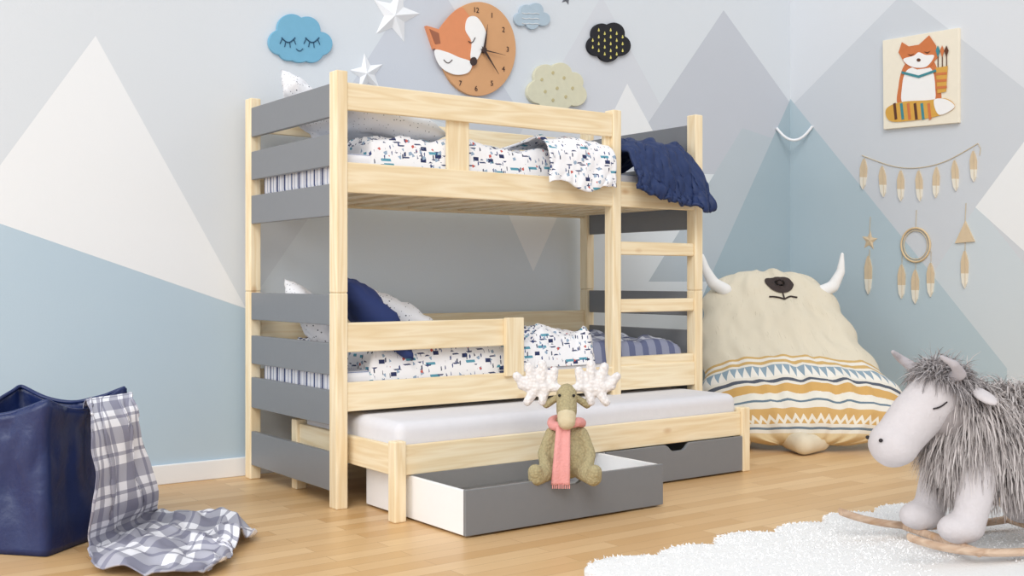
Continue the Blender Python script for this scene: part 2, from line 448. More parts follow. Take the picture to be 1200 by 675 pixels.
# ------------------------------------------------------------ trundle bed
tr = empty('trundle_bed', (3, 3.95, 0))
TX0, TX1, TY0, TY1 = 2.075, 3.925, 3.535, 4.355
for n, x, y in (('front_left', TX0, TY0), ('front_right', TX1, TY0), ('back_left', TX0, TY1), ('back_right', TX1, TY1)):
    box('trundle_post_'+n, x-.025, x+.025, y-.025, y+.025, 0, .296, PZM, tr, .005)
box('trundle_rail_front', TX0+.025, TX1-.025, TY0-.012, TY0+.012, .168, .278, PX, tr, .004)
box('trundle_rail_back', TX0+.025, TX1-.025, TY1-.012, TY1+.012, .168, .278, PX, tr, .004)
box('trundle_rail_left', TX0-.012, TX0+.012, TY0+.025, TY1-.025, .168, .278, PY, tr, .004)
box('trundle_rail_right', TX1-.012, TX1+.012, TY0+.025, TY1-.025, .168, .278, PY, tr, .004)
for i in range(12):
    x = TX0+.1+i*(TX1-TX0-.2)/11
    box('trundle_slat_%d' % (i+1), x-.035, x+.035, TY0+.012, TY1-.012, .20, .216, PY, tr, .002)
rbox('mattress.002', TX0+.014, TX1-.014, TY0+.016, TY1-.016, .2165, .358, SHEET, .04)

def drawer(name, x0, x1, yf, yb):
    e = empty(name, ((x0+x1)/2, yf, 0)); z0, z1 = .008, .166; t = .016
    n = 10; cx = (x0+x1)/2; hw = .075; hd = .03
    prof = [(x0, z0), (x1, z0), (x1, z1), (cx+hw, z1)]
    for k in range(1, n):
        a = k/n; s = sstep(0, .3, a)*sstep(0, .3, 1-a)
        prof.append((cx+hw-2*hw*a, z1-hd*s))
    prof += [(cx-hw, z1), (x0, z1)]
    m = len(prof)
    vs = [Vector((p[0], yf, p[1])) for p in prof]+[Vector((p[0], yf+t, p[1])) for p in prof]
    fs = [tuple(range(m)), tuple(range(2*m-1, m-1, -1))]+[(i, (i+1) % m, m+(i+1) % m, m+i) for i in range(m)]
    o = mk('drawer_front', vs, fs, GREY, e)
    bm = bmesh.new(); bm.from_mesh(o.data); bmesh.ops.recalc_face_normals(bm, faces=bm.faces); bm.to_mesh(o.data); bm.free()
    bev(o, .002)
    box('side_left', x0+.001, x0+t, yf+t, yb, z0, z1-.003, WHITE, e, .002)
    box('side_right', x1-t, x1-.001, yf+t, yb, z0, z1-.003, WHITE, e, .002)
    box('drawer_back', x0+t, x1-t, yb-t, yb, z0, z1-.003, WHITE, e, .002)
    box('drawer_bottom', x0+t, x1-t, yf+t, yb-t, z0+.006, z0+.016, WHITE, e, 0)
    for k, (a, b_) in enumerate(((x0+.05, yf+.06), (x1-.05, yf+.06), (x0+.05, yb-.06), (x1-.05, yb-.06))):
        box('wheel_%d' % k, a-.012, a+.012, b_-.007, b_+.007, 0, .013, WHITE, e, .002)
    return e
drawer('storage_drawer', 2.125, 3.055, 3.16, 3.86)
drawer('storage_drawer.001', 3.07, 3.895, 3.508, 4.2)

# ------------------------------------------------------------ plush moose
mp = PZ(664, 500, 4.12); MO = Vector((mp.x, mp.y, .15))
mf = Vector((-MO.x, -MO.y, 0)).normalized(); mr = Vector((-mf.y, mf.x, 0))
if mr.dot(R) < 0: mr = -mr
def Q(r, f, u): return MO+mr*r+mf*f+UP*u
moose = empty('moose_plush_toy', MO)
def fleece(name, c, s=90, st=.8):
    m, nt, b = newmat(name); v = coord(nt)
    vo = N(nt, 'ShaderNodeTexVoronoi'); vo.inputs['Scale'].default_value = s; nt.links.new(v, vo.inputs['Vector'])
    dk = tuple(x*.7 for x in lin(c)[:3])+(1,)
    nt.links.new(MIX(nt, vo.outputs['Distance'], lin(c), dk), b.inputs['Base Color'])
    b.inputs['Roughness'].default_value = .95
    n = N(nt, 'ShaderNodeBump'); n.invert = True; n.inputs['Strength'].default_value = st; n.inputs['Distance'].default_value = .005
    nt.links.new(vo.outputs['Distance'], n.inputs['Height']); nt.links.new(n.outputs[0], b.inputs['Normal'])
    return m
KH = fleece('khaki_fleece', (184, 171, 132), 110, .7); WF = fleece('white_fleece', (246, 242, 242), 80, .7)
CR = plain('cream_plush', (212, 198, 166), .9, .08, 80, .3)
ax = (mr, mf, UP)
blob('body', [[(Q(0, 0, .10), .075), (Q(0, .0, .2), .045)],
              [(Q(.055, .02, .17), .026), (Q(.085, .05, .10), .023), (Q(.075, .09, .06), .023)],
              [(Q(-.055, .02, .17), .026), (Q(-.085, .05, .10), .023), (Q(-.075, .09, .06), .023)],
              [(Q(.05, .05, .045), .038), (Q(.09, .12, .03), .032)], [(Q(-.05, .05, .045), .038), (Q(-.10, .12, .03), .032)]],
     KH, moose, .007, [ellm(Q(0, 0, .085), ax, (.092, .08, .085))], 4)
blob('head', [[(Q(0, 0, .25), .040), (Q(0, .01, .315), .040)], [(Q(0, .02, .305), .040), (Q(0, .07, .25), .035)]], KH, moose, .006, (), 4)
blob('muzzle', [[(Q(0, .078, .24), .036), (Q(0, .088, .225), .034)]], CR, moose, .005, (), 3)
blob('feet', [[(Q(.095, .13, .028), .032), (Q(.10, .14, .05), .028)], [(Q(-.108, .13, .028), .032), (Q(-.112, .14, .05), .028)]], KH, moose, .006, (), 3)
for s, nm in ((1, 'right'), (-1, 'left')):
    blob('antler_'+nm, [[(Q(s*.025, .01, .335), .015), (Q(s*.06, 0, .34), .019), (Q(s*.11, 0, .335), .022), (Q(s*.165, .0, .345), .019)],
                        [(Q(s*.055, 0, .34), .018), (Q(s*.045, 0, .40), .017)], [(Q(s*.09, 0, .34), .021), (Q(s*.09, 0, .425), .018)],
                        [(Q(s*.12, 0, .34), .021), (Q(s*.14, 0, .415), .018)], [(Q(s*.15, 0, .34), .019), (Q(s*.185, 0, .38), .017)],
                        [(Q(s*.12, 0, .325), .02), (Q(s*.145, .01, .285), .017)], [(Q(s*.08, 0, .325), .019), (Q(s*.09, .01, .285), .016)]],
         WF, moose, .006, (), 3)
    blob('ear_'+nm, [[(Q(s*.035, 0, .30), .013), (Q(s*.075, .0, .275), .016)]], KH, moose, .005, (), 2)
    blob('eye_'+nm, [[(Q(s*.026, .056, .314), .006)]], plain('black_button', (20, 18, 18), .2, 0), moose, .0015, (), 0)
PK = plain('pink_knit', (234, 164, 160), .9, .1, 120, .5)
blob('scarf_loop', [[(Q(.055*math.cos(a), .01+.055*math.sin(a), .208+.008*math.sin(a*2)), .019) for a in [k*math.pi/8 for k in range(17)]]], PK, moose, .006, (), 3)
def scarf(u, v):
    w = .026+.008*v
    f = .078+.045*math.sin(min(1, v*1.1)*1.7)
    return Q(-.012+(u-.5)*2*w-.01*v, f+.004*math.sin(u*9), .205-.205*v)
grid('scarf_tail', 8, 24, scarf, PK, moose, .008, off=1)
for k in range(9):
    x = -.05+k*.0075; tube('scarf_fringe', [Q(x, .12, .004), Q(x, .121, -.014)], .0022, PK, moose)

# ------------------------------------------------------------ navy storage bag + throw
cxy = PZ(38, 500, 3.80); bag = empty('storage_bag', (cxy.x, cxy.y, 0))
vang = math.atan2(cxy.y, cxy.x)
def bagfn(s, z):
    half = .195; k = (s % 1)*4; i = int(k); t = k-i
    cs = [(-1, -1), (1, -1), (1, 1), (-1, 1)]; a, b_ = cs[i % 4], cs[(i+1) % 4]
    p = Vector((a[0]+(b_[0]-a[0])*t, a[1]+(b_[1]-a[1])*t, 0))*half
    sag = math.sin(t*math.pi)
    topf = z**2
    p *= (1+.10*topf-.03*math.sin(z*3.14))
    p *= (1-.08*sag*topf)
    nrm = p.normalized(); w = fbm(s*18, z*3, 4)*.028*z+.012*math.sin(s*50+z*6)*math.sin(z*3.1)
    p += nrm*w
    zz = z*(.50-.055*sag*1.0)
    q = Matrix.Rotation(vang+math.radians(45+8), 3, 'Z') @ p
    return Vector((cxy.x+q.x, cxy.y+q.y, zz+.002))
NL = plain('navy_leatherette', (22, 40, 90), .42, .08, 18, .5, spec=.5)
grid('bag_wall', 96, 24, lambda u, v: bagfn(u, v), NL, bag, .012, off=1)
mk('bag_bottom', [bagfn(k/4, 0)+Vector((0, 0, .01)) for k in range(4)], [(0, 1, 2, 3)], NL, bag)
tube('bag_rim', [bagfn(k/48, 1) for k in range(49)], .007, NL, bag)

rows = [(PZ(96, 500, 3.88), PZ(140, 495, 3.92)), (PZ(97, 468, 3.72), PZ(156, 460, 3.80)), (PZ(104, 488, 3.54), PZ(160, 476, 3.70)),
        (PZ(109, 540, 3.50), PZ(172, 525, 3.72)), (PZ(108, 600, 3.50), PZ(184, 575, 3.8)),
        (PF(103, 642, .03), PF(182, 600, .04)), (PF(120, 664, .02), PF(238, 604, .03)), (PF(185, 678, .02), PF(272, 604, .02)), (PF(245, 668, .02), PF(297, 630, .02))]
LL = cr([tuple(r[0]) for r in rows], 10, False); RR = cr([tuple(r[1]) for r in rows], 10, False)
def throw(u, v):
    k = v*(len(LL)-1); i = min(len(LL)-2, int(k)); t = k-i
    a = Vector(LL[i]).lerp(Vector(LL[i+1]), t); b_ = Vector(RR[i]).lerp(Vector(RR[i+1]), t)
    p = a.lerp(b_, u)
    q = fbm(u*2.2+.5*v, v*1.4, 2, 2)
    w = math.sin(u*13+q*5+v*2)*.022*(.4+.6*sstep(.1, .4, v))+fbm(u*5, v*4, 9)*.018
    hang = 1-sstep(.52, .68, v)
    up_ = sstep(.56, .70, v)
    p = p+(-F*.9-R*.3)*w*hang+R*fbm(v*4, u*2, 5)*.025*hang
    crumple = abs(fbm(u*3.2+v*2, v*7, 4, 3))
    p.z += (.05*crumple+.03*max(0, fbm(u*2, v*5, 12, 2)))*up_
    p += (R*fbm(v*6, u*3, u)*.05+F*fbm(u*4, v*6, 7)*.05)*up_
    p.z = max(p.z, .010)
    return p
grid('checkered_throw_blanket', 90, 150, throw, plaid('grey_plaid', 4, 10, (236, 236, 242), (104, 104, 128), (44, 48, 76)), None, .005, off=1)

# ------------------------------------------------------------ rug
def rugmat():
    m, nt, b = newmat('white_shag'); v = coord(nt)
    n1 = noise_t(nt, v, 60, 5, .7)
    nt.links.new(MIX(nt, n1, lin((236, 236, 236)), lin((250, 250, 250))), b.inputs['Base Color'])
    b.inputs['Roughness'].default_value = 1; b.inputs['Specular IOR Level'].default_value = .1
    bump(nt, b, n1, .4, .01); return m
circ = []
for k in range(6): circ.append((2.28+k*.28, 2.46-.02*(k % 2), .165))
circ.append((3.86, 2.40, .18)); circ.append((4.0, 2.12, .17)); circ.append((3.98, 1.84, .17)); circ.append((3.98, 1.56, .17)); circ.append((3.95, 1.28, .17))
for k in range(6): circ.append((2.2+k*.3, 1.15, .18))
for k in range(4): circ.append((2.2, 1.4+k*.28, .17))
def rug_outline(n=400):
    c0 = (3.1, 1.85); out = []
    for i in range(n):
        a = 2*math.pi*i/n; dx, dy = math.cos(a), math.sin(a); best = .6
        for (x, y, r) in circ:
            ox, oy = c0[0]-x, c0[1]-y; bq = ox*dx+oy*dy; q = bq*bq-(ox*ox+oy*oy-r*r)
            if q > 0: best = max(best, -bq+math.sqrt(q))
        out.append((dx, dy, best))
    return c0, out
c0, ol = rug_outline()
vs = []; fs = []; n = len(ol); rings = [(1.0, .001), (1.0, .014), (.985, .022), (.95, .024), (.85, .024), (.7, .024), (.5, .024), (.3, .024), (.1, .024)]
for s, z in rings:
    for dx, dy, r in ol: vs.append(Vector((c0[0]+dx*r*s, c0[1]+dy*r*s, z)))
for k in range(len(rings)-1):
    for i in range(n): a = k*n+i; b_ = k*n+(i+1) % n; fs.append((a, b_, b_+n, a+n))
fs.append(tuple((len(rings)-1)*n+i for i in range(n)))
RG = rugmat(); rug = mk('cloud_rug', vs, fs, RG, None, True)
sm = []
for _ in range(34000):
    i = random.randrange(n); dx, dy, r = ol[i]; s = math.sqrt(random.uniform(.02, 1))*.998
    sm.append((Vector((c0[0]+dx*r*s, c0[1]+dy*r*s, .020)), Vector((dx*.4*(s > .96), dy*.4*(s > .96), 1))))
fur('rug_pile', sm, .010, .004, furmat('rug_pile_mat', (240, 240, 241), (252, 252, 252)), rug, .8, .7, 2)

# ------------------------------------------------------------ rocking yak
Hh = (-R*.967-F*.255).normalized(); Ss = Vector((Hh.y, -Hh.x, 0))
if Ss.dot(F) > 0: Ss = -Ss
OY = F*3.985+R*1.735
CAMV = Vector((0, 0, CAMH)); KS = .905
UB = (.040-CAMH*(1-KS))/KS     # local height of the rug surface
def Yk(h, s, u): return CAMV+((OY+Hh*h+Ss*s+UP*u)-CAMV)*KS
yo = Yk(0, 0, 0); yak = empty('rocking_yak_toy', (yo.x, yo.y, .03))
SK = plain('soft_grey_plush', (212, 206, 208), .9, .04, 90, .25)
HN = plain('horn_plush', (184, 178, 182), .8, .05, 60, .2)
DK = plain('dark_thread', (50, 44, 46), .8, .05)
FUR1 = furmat('yak_fur', (150, 143, 142), (220, 212, 210)); FUR2 = furmat('yak_mane', (128, 122, 124), (196, 190, 191))
axk = (Hh, Ss, UP)
blob('head', [[(Yk(.25, 0, .475), .090), (Yk(.33, 0, .41), .084), (Yk(.41, 0, .325), .076)], [(Yk(.41, 0, .325), .076), (Yk(.425, 0, .31), .074)]], SK, yak, .01,
     [ellm(Yk(.42, 0, .315), axk, (.078, .084, .073))], 8)
blob('body', [[(Yk(.24, 0, .42), .085), (Yk(.1, 0, .37), .115)]], plain('yak_body', (165, 157, 157), .95, .05), yak, .014, [ellm(Yk(-.06, 0, .31), axk, (.27, .14, .15))], 6)
for k, (a, b_) in enumerate(((.18, .11), (.18, -.11), (-.26, .11), (-.26, -.11))):
    sg = 1 if a > 0 else -1
    blob('leg_%d' % (k+1), [[(Yk(a-.04*sg, b_*.9, .26), .066), (Yk(a+.0*sg, b_, .12), .056), (Yk(a+.02*sg, b_, UB+.10), .053)]], SK, yak, .009,
         [ellm(Yk(a+.05, b_, UB+.083), axk, (.080, .056, .050))], 6)
for s in (1, -1):
    blob('horn_%s' % ('near' if s > 0 else 'far'), [[(Yk(.235, s*.07, .545), .023), (Yk(.25, s*.13, .565), .020), (Yk(.29, s*.155, .60), .014), (Yk(.33, s*.14, .625), .008)]], HN, yak, .005, (), 4)
    blob('ear_%s' % ('near' if s > 0 else 'far'), [], SK, yak, .006, [ellm(Yk(.17, s*.15, .49), (Hh, (Ss*s*.9-UP*.35).normalized(), (Ss*s*.35+UP*.9).normalized()), (.03, .058, .014))], 3)
    tube('eyelid_%s' % ('near' if s > 0 else 'far'), [Yk(.30+.045*t, s*(.095-.004*abs(t)), .463-.012*(1-t*t)-.03*t*.6) for t in (-.6, -.3, 0, .3, .6)], .0025, DK, yak)
    blob('nostril_%s' % ('near' if s > 0 else 'far'), [[(Yk(.497, s*.04, .335), .007)]], DK, yak, .003, (), 1)
def ell_samples(c, rad, n, cond=None):
    out = []
    while len(out) < n:
        v = Vector((random.gauss(0, 1), random.gauss(0, 1), random.gauss(0, 1))).normalized()
        if cond and not cond(v): continue
        p = c+Hh*v.x*rad[0]+Ss*v.y*rad[1]+UP*v.z*rad[2]
        nn = (Hh*v.x/rad[0]+Ss*v.y/rad[1]+UP*v.z/rad[2]).normalized()
        out.append((p, nn))
    return out
sm = ell_samples(Yk(-.06, 0, .31), (.26, .135, .145), 10500, lambda v: v.z > -.75)
sm += ell_samples(Yk(.13, 0, .37), (.115, .115, .115), 3400, lambda v: v.x < .5)
fur('fur_body', sm, .13, .004, FUR1, yak, 2.8, .45, 5)
sm = ell_samples(Yk(.235, 0, .475), (.09, .092, .096), 3000, lambda v: v.x*.7-v.z < -.25)
fur('fur_mane', sm, .07, .0034, FUR2, yak, 1.8, .7, 5)
WD = pine('rocker_wood', 0, (218, 192, 168), (194, 162, 136))
def rocker(u, v, s):
    h = -.5+1.0*u
    z = UB+.014+.075*(abs(h)/.5)**2.6
    a = v*2*math.pi
    return Yk(h, s+.018*math.cos(a), z+.014*math.sin(a))
for s in (.21, -.21):
    grid('rocker_%s' % ('near' if s > 0 else 'far'), 40, 12, lambda u, v, s=s: rocker(u, v, s), WD, yak)
    for e in (0, 1):
        c = [rocker(e, k/12, s) for k in range(12)]; mk('rocker_cap', c, [tuple(range(12))], WD, yak)
for h in (.24, -.21):
    tube('crossbar', [Yk(h, -.22, UB+.024), Yk(h, .22, UB+.024)], .013, WD, yak)

# ------------------------------------------------------------ big animal floor cushion
CB = Vector((4.66, 3.80, 0)); CT = Vector((5.17, 4.42, 0)); Dd = (CT-CB).normalized(); Wd = Vector((Dd.y, -Dd.x, 0))
prof = [(-.06, .03), (-.02, .16), (.12, .29), (.30, .43), (.48, .60), (.64, .77), (.76, .91)]
PRC = cr(prof, 10, False)
hwid = [(0, .20), (.07, .40), (.18, .50), (.32, .52), (.5, .47), (.7, .42), (.85, .37), (.93, .31), (.98, .22), (1, .12)]
coff = [(0, .03), (.3, .04), (.6, -.03), (1, -.06)]
def interp(tab, v):
    for i in range(len(tab)-1):
        if v <= tab[i+1][0]:
            t = (v-tab[i][0])/(tab[i+1][0]-tab[i][0])
            return tab[i][1]+(tab[i+1][1]-tab[i][1])*t
    return tab[-1][1]
def cush(u, v, side, off=0.0):
    k = v*(len(PRC)-1); i = min(len(PRC)-2, int(k)); t = k-i
    d = PRC[i][0]*(1-t)+PRC[i+1][0]*t; z = PRC[i][1]*(1-t)+PRC[i+1][1]*t
    td = PRC[i+1][0]-PRC[i][0]; tz = PRC[i+1][1]-PRC[i][1]; L = math.hypot(td, tz); td /= L; tz /= L
    nrm = -Dd*tz+UP*td
    th = .12*max(0, 1-abs(u)**2.6)**.6*max(0, 1-abs(2*v-1)**7)**.5
    wr = fbm(u*3, v*4, 5)*.028+.009*math.sin(u*24+4*fbm(u*2, v*3, 1))*(1-v)
    w = interp(hwid, v)*(1+.03*math.sin(v*40)*(abs(u)))
    p = CB+Dd*d+Wd*(u*w+interp(coff, v))+UP*z
    amt = th*(1 if side > 0 else -.55)+(wr*(1-abs(u)**4) if side > 0 else 0)
    p = p+nrm*(amt+off)
    p.z = max(p.z, .006+off)
    return p
def cushmat():
    m, nt, b = newmat('cushion_print'); v = coord(nt, kind='UV'); s = N(nt, 'ShaderNodeSeparateXYZ'); nt.links.new(v, s.inputs[0])
    U, V = s.outputs[0], s.outputs[1]
    cream = MIX(nt, M(nt, 'MULTIPLY', M(nt, 'GREATER_THAN', noise_t(nt, coord(nt, (9, 1.2, 1), kind='UV'), 14, 2), .68), .35), lin((216, 207, 187)), lin((170, 158, 134)))
    def tri(n, amp): return M(nt, 'MULTIPLY', M(nt, 'PINGPONG', M(nt, 'MULTIPLY', U, float(n)), .5), amp*2)
    def band(col, lo, hi, c, zz=None):
        vv = V if zz is None else M(nt, 'ADD', V, zz)
        k = M(nt, 'MULTIPLY', M(nt, 'GREATER_THAN', vv, lo), M(nt, 'LESS_THAN', vv, hi))
        return MIX(nt, k, col, lin(c) if isinstance(c, tuple) else c)
    col = cream
    col = band(col, 0, .445, (226, 221, 210))
    col = band(col, .432, .445, (200, 166, 108))
    col = band(col, .398, .415, (200, 166, 108))
    col = band(col, .330, .385, (140, 160, 174))
    k = M(nt, 'MULTIPLY', M(nt, 'GREATER_THAN', V, .330), M(nt, 'LESS_THAN', V, M(nt, 'ADD', .330, tri(26, .055))))
    col = MIX(nt, k, col, lin((232, 228, 220)))
    col = band(col, .300, .316, (84, 90, 102))
    col = band(col, .238, .285, (206, 164, 98))
    col = band(col, .218, .240, (228, 224, 212), M(nt, 'MULTIPLY', tri(18, .02), 1.0))
    col = band(col, .195, .205, (104, 124, 138))
    col = band(col, .12, .172, (204, 166, 106))
    col = band(col, .135, .150, (230, 224, 210), M(nt, 'MULTIPLY', tri(22, .02), 1.0))
    col = band(col, .095, .106, (108, 124, 138))
    col = band(col, .0, .08, (216, 196, 156))
    nt.links.new(col, b.inputs['Base Color']); b.inputs['Roughness'].default_value = .95
    bump(nt, b, noise_t(nt, coord(nt), 14, 4), .3); return m
cu = empty('bison_floor_cushion', CB)
CM = cushmat()
grid('cushion_front', 60, 80, lambda u, v: cush(-1+2*u, v, 1), CM, cu)
grid('cushion_back', 60, 80, lambda u, v: cush(1-2*u, v, -1), CM, cu)
def patch(name, pts, mat, off=.006):
    P = cr(pts, 5); c = (sum(p[0] for p in P)/len(P), sum(p[1] for p in P)/len(P)); vs = [cush(c[0], c[1], 1, off)]; fs = []
    rr = (.35, .7, 1.0); nn = len(P)
    for r_ in rr:
        for p in P: vs.append(cush(c[0]+(p[0]-c[0])*r_, c[1]+(p[1]-c[1])*r_, 1, off))
    for i in range(nn): fs.append((0, 1+i, 1+(i+1) % nn))
    for q in range(2):
        for i in range(nn): a = 1+q*nn+i; b_ = 1+q*nn+(i+1) % nn; fs.append((a, b_, b_+nn, a+nn))
    return mk(name, vs, fs, mat, cu, True)
BR = plain('brown_felt', (62, 52, 50), .9, .05)
patch('nose', [(-.06, .885), (.12, .88), (.30, .885), (.34, .85), (.25, .805), (.12, .785), (-.01, .805), (-.10, .85)], BR)
tube('nose_line', [cush(.12, v, 1, .006) for v in (.79, .775, .765, .75)], .0045, BR, cu)
for s in (-1, 1): tube('mouth_line', [cush(.12+s*x, .75+.020*math.sin(x*9), 1, .006) for x in (0, .05, .1, .15, .2)], .0045, BR, cu)
WH = plain('white_plush', (236, 236, 236), .9, .03)
def hp(px, py, Z=6.42): return PZ(px, py, Z)
blob('horn_left', [[(hp(850, 340), .04), (hp(836, 332), .036), (hp(827, 316), .027), (hp(823, 299), .013)]], WH, cu, .009, (), 5)
blob('horn_right', [[(hp(960, 343), .04), (hp(976, 336), .036), (hp(985, 319), .027), (hp(987, 298), .013)]], WH, cu, .009, (), 5)
CFT = plain('cream_felt', (226, 214, 190), .9, .04)
blob('foot_left', [[(PF(872, 512, .05), .055), (PF(868, 518, .05), .05)]], CFT, cu, .012, (), 5)
blob('foot_right', [[(PF(925, 512, .07), .065), (PF(942, 521, .055), .055), (PF(962, 518, .05), .048)]], CFT, cu, .012, (), 5)

# ------------------------------------------------------------ wall decorations, back wall
BLU = plain('blue_felt', (118, 176, 206), .8, .03); NB = plain('dark_blue_ink', (40, 80, 110), .8)
e = empty('blue_cloud_wall_decor', PB(350, 46))
fp('cloud', union_px((350, 48), [(328, 50, 15), (340, 34, 17), (358, 36, 16), (374, 52, 14), (350, 56, 18), (364, 60, 14), (338, 58, 14)]), 'b', .0, .017, BLU, e, bevel=.003)
for cx in (338, 366):
    tube('eyelid', [PB(cx+8*t, 44+6*(1-t*t), WY-.019) for t in (-1, -.5, 0, .5, 1)], .0028, NB, e)
    for t in (-.9, -.4, .2, .8): tube('lash', [PB(cx+8*t, 44+6*(1-t*t), WY-.019), PB(cx+11*t, 50+6*(1-t*t), WY-.019)], .002, NB, e)
tube('smile', [PB(351+4*t, 57+3*(1-t*t), WY-.019) for t in (-1, -.5, 0, .5, 1)], .002, NB, e)
e = empty('cream_cloud_wall_decor', PB(650, 102)); CC = plain('cream_felt_wall', (216, 213, 188), .8, .04)
fp('cloud', union_px((650, 104), [(629, 108, 14), (637, 90, 14), (654, 88, 14), (669, 97, 12), (672, 112, 13), (655, 116, 14), (640, 114, 14)]), 'b', .0, .022, CC, e, bevel=.003)
TD = plain('tan_dot', (196, 184, 140))
for (x, y) in ((632, 94), (645, 86), (658, 92), (668, 104), (636, 108), (650, 104), (660, 114), (645, 118)): fp('dot', ell_px(x, y, 1.6, 2, 10), 'b', .0215, .003, TD, e)
e = empty('black_cloud_wall_decor', PB(711, 50)); BK = plain('black_felt', (34, 34, 40), .8); YL = plain('yellow_ink', (222, 212, 120), .7)
fp('cloud', union_px((711, 52), [(698, 54, 12), (703, 40, 12), (717, 40, 13), (725, 54, 12), (711, 60, 13)]), 'b', .0, .018, BK, e, bevel=.003)
for x in range(692, 734, 7):
    for y in range(32, 72, 8):
        yy = y+((x//7) % 2)*4
        if ((x-711)/21)**2+((yy-51)/19)**2 < 1: fp('drop', [(x, yy-2.4), (x+1.1, yy+1), (x, yy+1.8), (x-1.1, yy+1)], 'b', .0185, .002, YL, e)
e = empty('grey_cloud_wall_decor', PB(622, 20))
fp('cloud', union_px((622, 21), [(609, 23, 8), (615, 14, 8), (626, 13, 9), (635, 23, 8), (622, 27, 8)]), 'b', .0, .016, plain('grey_blue_felt', (176, 194, 208), .8), e, bevel=.003)
for y in (15, 21, 27): tube('wave', [PB(612+k*4, y+1.5*(k % 2), WY-.018) for k in range(6)], .0016, WH, e)
def star(name, cx, cy, r, rot, mat, kx=.86, depth=.02, wall='b'):
    pts = []
    for k in range(10):
        a = rot+k*math.pi/5; rr = r if k % 2 == 0 else r*.45; pts.append((cx+kx*rr*math.sin(a), cy-rr*math.cos(a)))
    W = [PB(x, y, WY-.001) if wall == 'b' else PR(x, y, WX-.001) for x, y in pts]
    c = PB(cx, cy, WY-.003-depth) if wall == 'b' else PR(cx, cy, WX-.003-depth)
    cb = PB(cx, cy, WY-.0005) if wall == 'b' else PR(cx, cy, WX-.0005)
    return mk(name, W+[c, cb], [(i, (i+1) % 10, 10) for i in range(10)]+[((i+1) % 10, i, 11) for i in range(10)], mat)
SW = plain('white_star_paint', (238, 240, 244), .5, .01)
star('star_wall_decor', 463, 18, 34, .25, SW, depth=.035); star('star_wall_decor.001', 430, 86, 24, -.15, SW, depth=.03)
star('star_wall_decor.002', 664, -2, 8, .3, plain('dark_star', (110, 114, 124)), depth=.01)

# fox clock
ck = empty('fox_wall_clock', PB(556, 56))
OR = plain('clock_wood', (214, 162, 116), .55, .06, vscale=8); FX = plain('fox_orange', (222, 144, 100), .6, .03); FW = plain('fox_white', (244, 243, 242), .6, .01)
DKC = plain('clock_dark', (62, 44, 40), .5)
cxx, cyy = 558, 58
fp('clock_disc', ell_px(cxx, cyy, 44, 55, 64), 'b', .0, .02, OR, ck, bevel=.002)
fp('fox_ear_left', [(497, 31), (514, 36), (522, 52), (506, 58)], 'b', .0, .024, FX, ck)
fp('fox_ear_inner', [(500, 35), (511, 40), (513, 52), (507, 53)], 'b', .0245, .002, plain('fox_dark', (160, 100, 74)), ck)
fp('fox_face', [(508, 44), (520, 24), (536, 10), (544, 16), (553, 30), (561, 46), (556, 70), (548, 82), (528, 80), (510, 66)], 'b', .018, .007, FX, ck, True)
fp('fox_cheek_right', [(545, 22), (556, 22), (566, 40), (562, 58), (553, 74), (548, 68), (549, 50), (542, 36)], 'b', .0255, .003, FW, ck, True)
fp('fox_cheek_left', [(506, 60), (520, 62), (534, 68), (549, 74), (545, 86), (528, 88), (512, 78)], 'b', .0255, .003, FW, ck, True)
fp('fox_nose', ell_px(551, 73, 4, 5, 16), 'b', .029, .005, DKC, ck)
tube('fox_eye_1', [PB(525+5*t, 70+4*(1-t*t), WY-.03) for t in (-1, -.5, 0, .5, 1)], .0022, DKC, ck)
tube('fox_eye_2', [PB(553+4*t, 46+4*(1-t*t)-2*t, WY-.03) for t in (-1, -.5, 0, .5, 1)], .0022, DKC, ck)
for k in range(12):
    a = k*math.pi/6; dx, dy = math.sin(a), -math.cos(a)
    p = (cxx+37*dx, cyy+46*dy)
    if p[0] > 536: 
        fc = bpy.data.curves.new('hour_numeral', 'FONT'); fc.body = str(k if k else 12); fc.size = .038; fc.extrude = .001
        fc.align_x = 'CENTER'; fc.align_y = 'CENTER'; fc.materials.append(DKC)
        fo = bpy.data.objects.new('hour_numeral', fc); fo.location = PB(p[0], p[1], WY-.0215); fo.rotation_euler = (math.pi/2, 0, 0)
        sc.collection.objects.link(fo); fo.parent = ck; fo.matrix_parent_inverse = Matrix.Translation(-ck.location)
hub = (563, 60)
def hand(nm, x, y, w):
    d = Vector((x-hub[0], y-hub[1])).normalized(); n_ = Vector((-d.y, d.x))*w
    fp(nm, [(hub[0]+n_.x, hub[1]+n_.y), (x, y), (hub[0]-n_.x, hub[1]-n_.y), (hub[0]-d.x*5, hub[1]-d.y*5)], 'b', .034, .003, DKC, ck)
hand('hour_hand', 567, 30, 1.4); hand('minute_hand', 580, 88, 1.3); hand('second_hand', 588, 66, .8)
fp('hub', ell_px(hub[0], hub[1], 2.6, 3.2, 16), 'b', .02, .02, DKC, ck)

